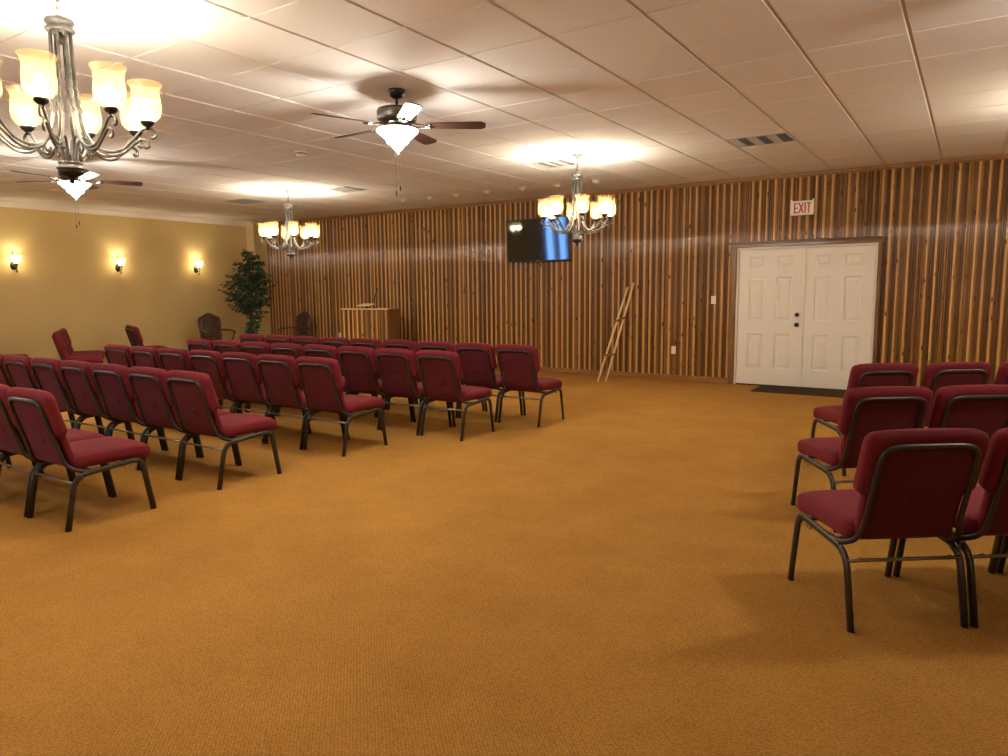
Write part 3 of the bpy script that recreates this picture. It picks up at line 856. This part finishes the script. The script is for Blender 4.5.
# folded easel leaning on the wall
t = thing('folded_easel', 'folded light wood easel leaning on the wood wall', 'easel', (0, 0, 0))
A = (Vector((-4.862, 10.045, .012)), Vector((-4.700, WY - .045, 1.48))); B = (Vector((-4.735, 10.065, .012)), Vector((-4.600, WY - .045, 1.545)))
for a_, b_ in (A, B):
    m = MB(); m.tube([a_, a_.lerp(b_, .5), b_], .019, 8, ry=.012, ref=(1, 0, 0)); m.tube([a_ - Vector((.0, .0, .006)), a_ + Vector((0, .002, .02))], .017, 8); m.build('leg', M_PINE, t)
for f in (.27, .635):
    p, q = A[0].lerp(A[1], f), B[0].lerp(B[1], f); d = (q - p).normalized() * .035
    m = MB(); m.tube([p - d + Vector((0, -.018, 0)), q + d + Vector((0, -.018, 0))], .018, 8, ry=.010, ref=(0, 0, 1)); m.build('crosspiece', M_CASING, t)

# lectern ---------------------------------------------------------
LXc, LYf, LW, LD, LH = -9.63, 9.80, .52, .42, 1.13
t = thing('lectern', 'wooden lectern faced with pine log siding before the wood wall', 'lectern', (LXc, LYf, 0), rad(9))
m = MB(); tones = []
boards(m, -LW + .02, LW - .02, .03, LH - .02, 0, random.Random(21), tones, depth=.014)
m.box(-LW + .02, LW - .02, .0005, .02, .03, LH - .02); set_attr(m.build('front_panel', M_SIDING, t), tones)
for s_ in (-1, 1):
    m = MB(); m.rbox(s_ * (LW - .012) - .012, s_ * (LW - .012) + .012, -.012, LD, .0, LH - .02, .003); m.build('side_panel', M_CASING, t)
m = MB(); m.rbox(-LW - .012, LW + .012, -.03, .07, LH - .022, LH, .005); m.build('front_ledge', M_PINE, t)
m = MB(); T = Matrix.Translation((0, .07, LH - .012)) @ Matrix.Rotation(rad(0), 4, 'X'); m.rbox(-LW - .005, LW + .005, 0, LD - .05, -.012, .008, .004, T); m.build('top_board', M_TRIM, t)
m = MB(); m.rbox(-LW + .02, LW - .02, .02, LD - .03, .0, .03, .003); m.rbox(-LW + .02, LW - .02, .05, LD - .03, .52, .545, .003); m.build('shelf', M_TRIM, t)
z0 = LH - .004 + .002
t = thing('reading_stand', 'small pale book rest lying on top of the lectern', 'book rest', (LXc - .14, LYf + .20, z0), rad(9))
m = MB(); m.rbox(-.14, .14, -.11, .11, .060, .078, .004, Matrix.Rotation(rad(9), 4, 'X')); m.build('slope_board', mat('pale_maple', (.72, .55, .30), .45), t)
m = MB(); m.rbox(-.05, .05, -.05, .05, 0, .008, .002); m.rbox(-.025, .025, -.02, .02, .006, .066, .004); m.build('foot', M_DARKM, t)
t = thing('gooseneck_microphone', 'black gooseneck microphone standing on the lectern', 'microphone', (LXc + .05, LYf + .22, z0))
m = MB(); m.lathe([(.0005, 0), (.045, 0), (.046, .008), (.036, .018), (.014, .026), (.0005, .028)][::1], 20); m.build('base', M_BLACK, t)
nk = smooth_path([(0, 0, .02), (.004, 0, .10), (.012, 0, .19), (.030, .01, .265), (.045, .015, .315)], 6)
m = MB(); m.tube(nk, .0085, 8); m.build('neck', M_BLACK, t)
m = MB(); m.tube([nk[-1], nk[-1] + Vector((.022, .006, .05))], [.015, .021], 12); m.sphere(nk[-1] + Vector((.023, .006, .052)), .022, 12, 8); m.build('head', M_BLACK, t)

# armchairs -------------------------------------------------------
M_LEATH = noise_col(mat('brown_print_leather', rough=.55), (.045, .018, .014), (.115, .050, .038), 9, 5, bump=.15, dist=.004)
def make_armchair():
    """faces +y, origin at the floor under the seat"""
    t = thing('carved_armchair', 'x', 'armchair')
    m = MB(); m.rings([[(px, .02 + py, z) for px, py in sup(28, .27 * k, .26 * k, .5)] for z, k in ((.37, .94), (.385, 1), (.43, 1.01), (.465, .97), (.482, .85), (.488, .5))]); m.build('seat', M_LEATH, t)
    m = MB(); m.rings([[(px, .02 + py, z) for px, py in sup(28, .285, .275, .45)] for z in (.315, .37)], smooth=False); m.build('seat_rail', M_CHERRY, t)
    def outline(k):
        pts = []
        for x, z in ((-.20, .50), (.20, .50), (.225, .62), (.245, .80), (.247, .90), (.215, .955), (.15, .975), (.07, 1.02), (0, 1.035), (-.07, 1.02), (-.15, .975), (-.215, .955), (-.247, .90), (-.245, .80), (-.225, .62)):
            pts.append((x * k, .76 + (z - .76) * k))
        return pts
    def yb(z): return -.23 - (z - .48) * .16
    m = MB(); o_ = [(x, z) for x, z in outline(.90)]
    m.rings([[(x * q, yb(.76 + (z - .76) * q) + d, .76 + (z - .76) * q) for x, z in o_][::-1] for d, q in ((-.03, .98), (-.02, 1), (.012, 1), (.028, .93), (.036, .7), (.038, .3))]); m.build('backrest', M_LEATH, t)
    m = MB(); path = smooth_path([(x, yb(z) - .004, z) for x, z in outline(.96)], 4, closed=True); m.tube(path, .021, 8, closed=True)
    m.tube(smooth_path([(-.05, yb(1.03) - .004, 1.015), (0, yb(1.05) - .004, 1.035), (.05, yb(1.03) - .004, 1.015)], 4), .016, 8)
    m.build('back_frame', M_CHERRY, t)
    for s_ in (-1, 1):
        m = MB(); m.tube(smooth_path([(s_ * .225, yb(.68), .69), (s_ * .275, -.12, .685), (s_ * .300, .04, .675), (s_ * .300, .13, .655), (s_ * .296, .155, .630)], 5), .018, 8)
        m.tube(smooth_path([(s_ * .298, .11, .660), (s_ * .290, .10, .56), (s_ * .278, .05, .46), (s_ * .272, .04, .36)], 5), .016, 8); am = m.build('arm', M_CHERRY, t)
        m = MB(); m.tube(smooth_path([(s_ * .25, .245, .345), (s_ * .272, .270, .26), (s_ * .258, .262, .13), (s_ * .262, .275, .03), (s_ * .266, .290, .0)], 5), [.034 - .016 * min(1, i / 12) for i in range(20)] + [.022], 10); m.build('leg', M_CHERRY, t)
        m = MB(); m.tube(smooth_path([(s_ * .20, yb(.52), .52), (s_ * .212, -.235, .36), (s_ * .214, -.26, .18), (s_ * .222, -.315, .0)], 5), .021, 8); m.build('leg', M_CHERRY, t)
    return t
ac = make_armchair(); ac2 = copy_tree(ac)
ac.location = (-12.88, 8.88, 0); ac.rotation_euler = (0, 0, rad(-94)); tag(ac, 'brown carved wood armchair against the tan wall left of the leafy tree', 'armchair', 'carved armchairs beside the tree')
ac2.location = (-12.17, 10.22, 0); ac2.rotation_euler = (0, 0, rad(176)); tag(ac2, 'brown carved wood armchair against the wood wall, between leafy tree and lectern', 'armchair', 'carved armchairs beside the tree')

# silk tree -------------------------------------------------------
t = thing('potted_ficus_tree', 'tall leafy green potted tree in the corner beside the wood wall', 'potted tree', (-12.76, 9.62, 0))
m = MB(); m.lathe([(.0005, 0), (.13, 0), (.145, .02), (.17, .22), (.185, .27), (.19, .29), (.17, .29), (.16, .25), (.0005, .25)], 24); m.build('basket_pot', wood('wicker', (.09, .045, .02), (.2, .11, .05), (6, 6, 30), 3), t)
rg = random.Random(11)
tr = MB(); lf = MB(); anchors = []
for k in range(3):
    a0 = 2 * PI * k / 3
    pts = [Vector((.03 * math.cos(a0 + z * 2), .03 * math.sin(a0 + z * 2), .24 + z)) for z in (0, .4, .8, 1.2, 1.6, 1.85)]
    tr.tube(smooth_path(pts, 4), [.016 - .011 * i / 20 for i in range(21)], 7)
def crown_r(z):
    prof = [(.42, .10), (.6, .17), (.85, .17), (1.05, .30), (1.25, .50), (1.5, .60), (1.75, .46), (1.95, .36), (2.15, .29), (2.28, .12), (2.36, .04)]
    for (a_, ra), (b_, rb) in zip(prof, prof[1:]):
        if a_ <= z <= b_: return ra + (rb - ra) * (z - a_) / (b_ - a_)
    return .04
for k in range(210):
    z = rg.uniform(.45, 2.32) if k > 90 else rg.uniform(1.15, 2.1)
    an = rg.uniform(0, 2 * PI); R_ = crown_r(z) * math.sqrt(rg.uniform(.25, 1.0)) * rg.uniform(.8, 1.1)
    end = Vector((R_ * math.cos(an), R_ * math.sin(an), z)); st = Vector((0, 0, max(.4, z - R_ * .55 - .04)))
    mid = st.lerp(end, .55) + Vector((0, 0, .05 + .05 * R_)); br = smooth_path([st, mid, end], 5)
    tr.tube(br, [.0055 - .0035 * i / 10 for i in range(11)], 5)
    nlv = 5 + int(R_ * 26)
    for q in range(nlv):
        f = (q + 1) / nlv; f = .25 + .75 * f
        p = br[min(10, int(f * 10))]
        az = an + rg.uniform(-1.5, 1.5); el = rg.uniform(-1.1, .35); roll = rg.uniform(-.8, .8)
        L = rg.uniform(.07, .115); W = L * rg.uniform(.40, .52)
        D = Vector((math.cos(az) * math.cos(el), math.sin(az) * math.cos(el), math.sin(el)))
        S = D.cross(Vector((0, 0, 1))).normalized(); U = S.cross(D)
        S2 = S * math.cos(roll) + U * math.sin(roll); U2 = U * math.cos(roll) - S * math.sin(roll)
        b = len(lf.v)
        for (l_, w_, h_) in ((0, 0, 0), (.3, .42, .03), (.62, .5, .02), (1, 0, -.08), (.62, -.5, .02), (.3, -.42, .03), (.3, 0, -.02), (.62, 0, -.03)):
            lf.v.append(p + D * (L * l_) + S2 * (W * w_) + U2 * (L * h_))
        lf.cm = 0 if rg.random() < .8 else 1
        for fc in ((0, 6, 1), (1, 6, 7, 2), (2, 7, 3), (3, 7, 4), (4, 7, 6, 5), (5, 6, 0)): lf.face([b + i for i in fc])
tr.build('trunk', wood('bark', (.07, .04, .02), (.15, .09, .05), rough=.8, coat=0), t)
M_LEAF = mat('dark_green_leaf', (.036, .078, .042), .40); M_LEAF2 = mat('mid_green_leaf', (.09, .15, .085), .38)
lf.build('foliage', [M_LEAF, M_LEAF2], t)

# ------------------------------------------------------------------ daylight through the side windows
w = bpy.data.worlds.new('sky'); scene.world = w; w.use_nodes = True
w.node_tree.nodes['Background'].inputs[0].default_value = (.16, .40, 1.0, 1); w.node_tree.nodes['Background'].inputs[1].default_value = 2.0

# ------------------------------------------------------------------ camera
cam = bpy.data.cameras.new('camera'); co = bpy.data.objects.new('camera', cam); COL.objects.link(co)
yaw, pitch, roll = -0.58363351, -0.12298563, -0.00952843
f = Vector((math.sin(yaw) * math.cos(pitch), math.cos(yaw) * math.cos(pitch), math.sin(pitch)))
r = Vector((math.cos(yaw), -math.sin(yaw), 0)); u = r.cross(f)
r2 = r * math.cos(roll) + u * math.sin(roll); u2 = -r * math.sin(roll) + u * math.cos(roll)
Rm = Matrix((r2, u2, -f)).transposed().to_4x4(); Rm.translation = Vector((0, 0, 1.444))
co.matrix_world = Rm
cam.sensor_fit = 'HORIZONTAL'; cam.sensor_width = 36; cam.lens = 707.51 / 1008 * 36; cam.clip_start = .05
scene.camera = co
vs = scene.view_settings
vs.view_transform = 'Standard'; vs.look = 'None'; vs.gamma = 1; vs.use_curve_mapping = False; vs.exposure = 3.45
scene.cycles.use_denoising = True
scene.cycles.max_bounces = 8; scene.cycles.diffuse_bounces = 5; scene.cycles.transparent_max_bounces = 12
scene.cycles.sample_clamp_indirect = 6
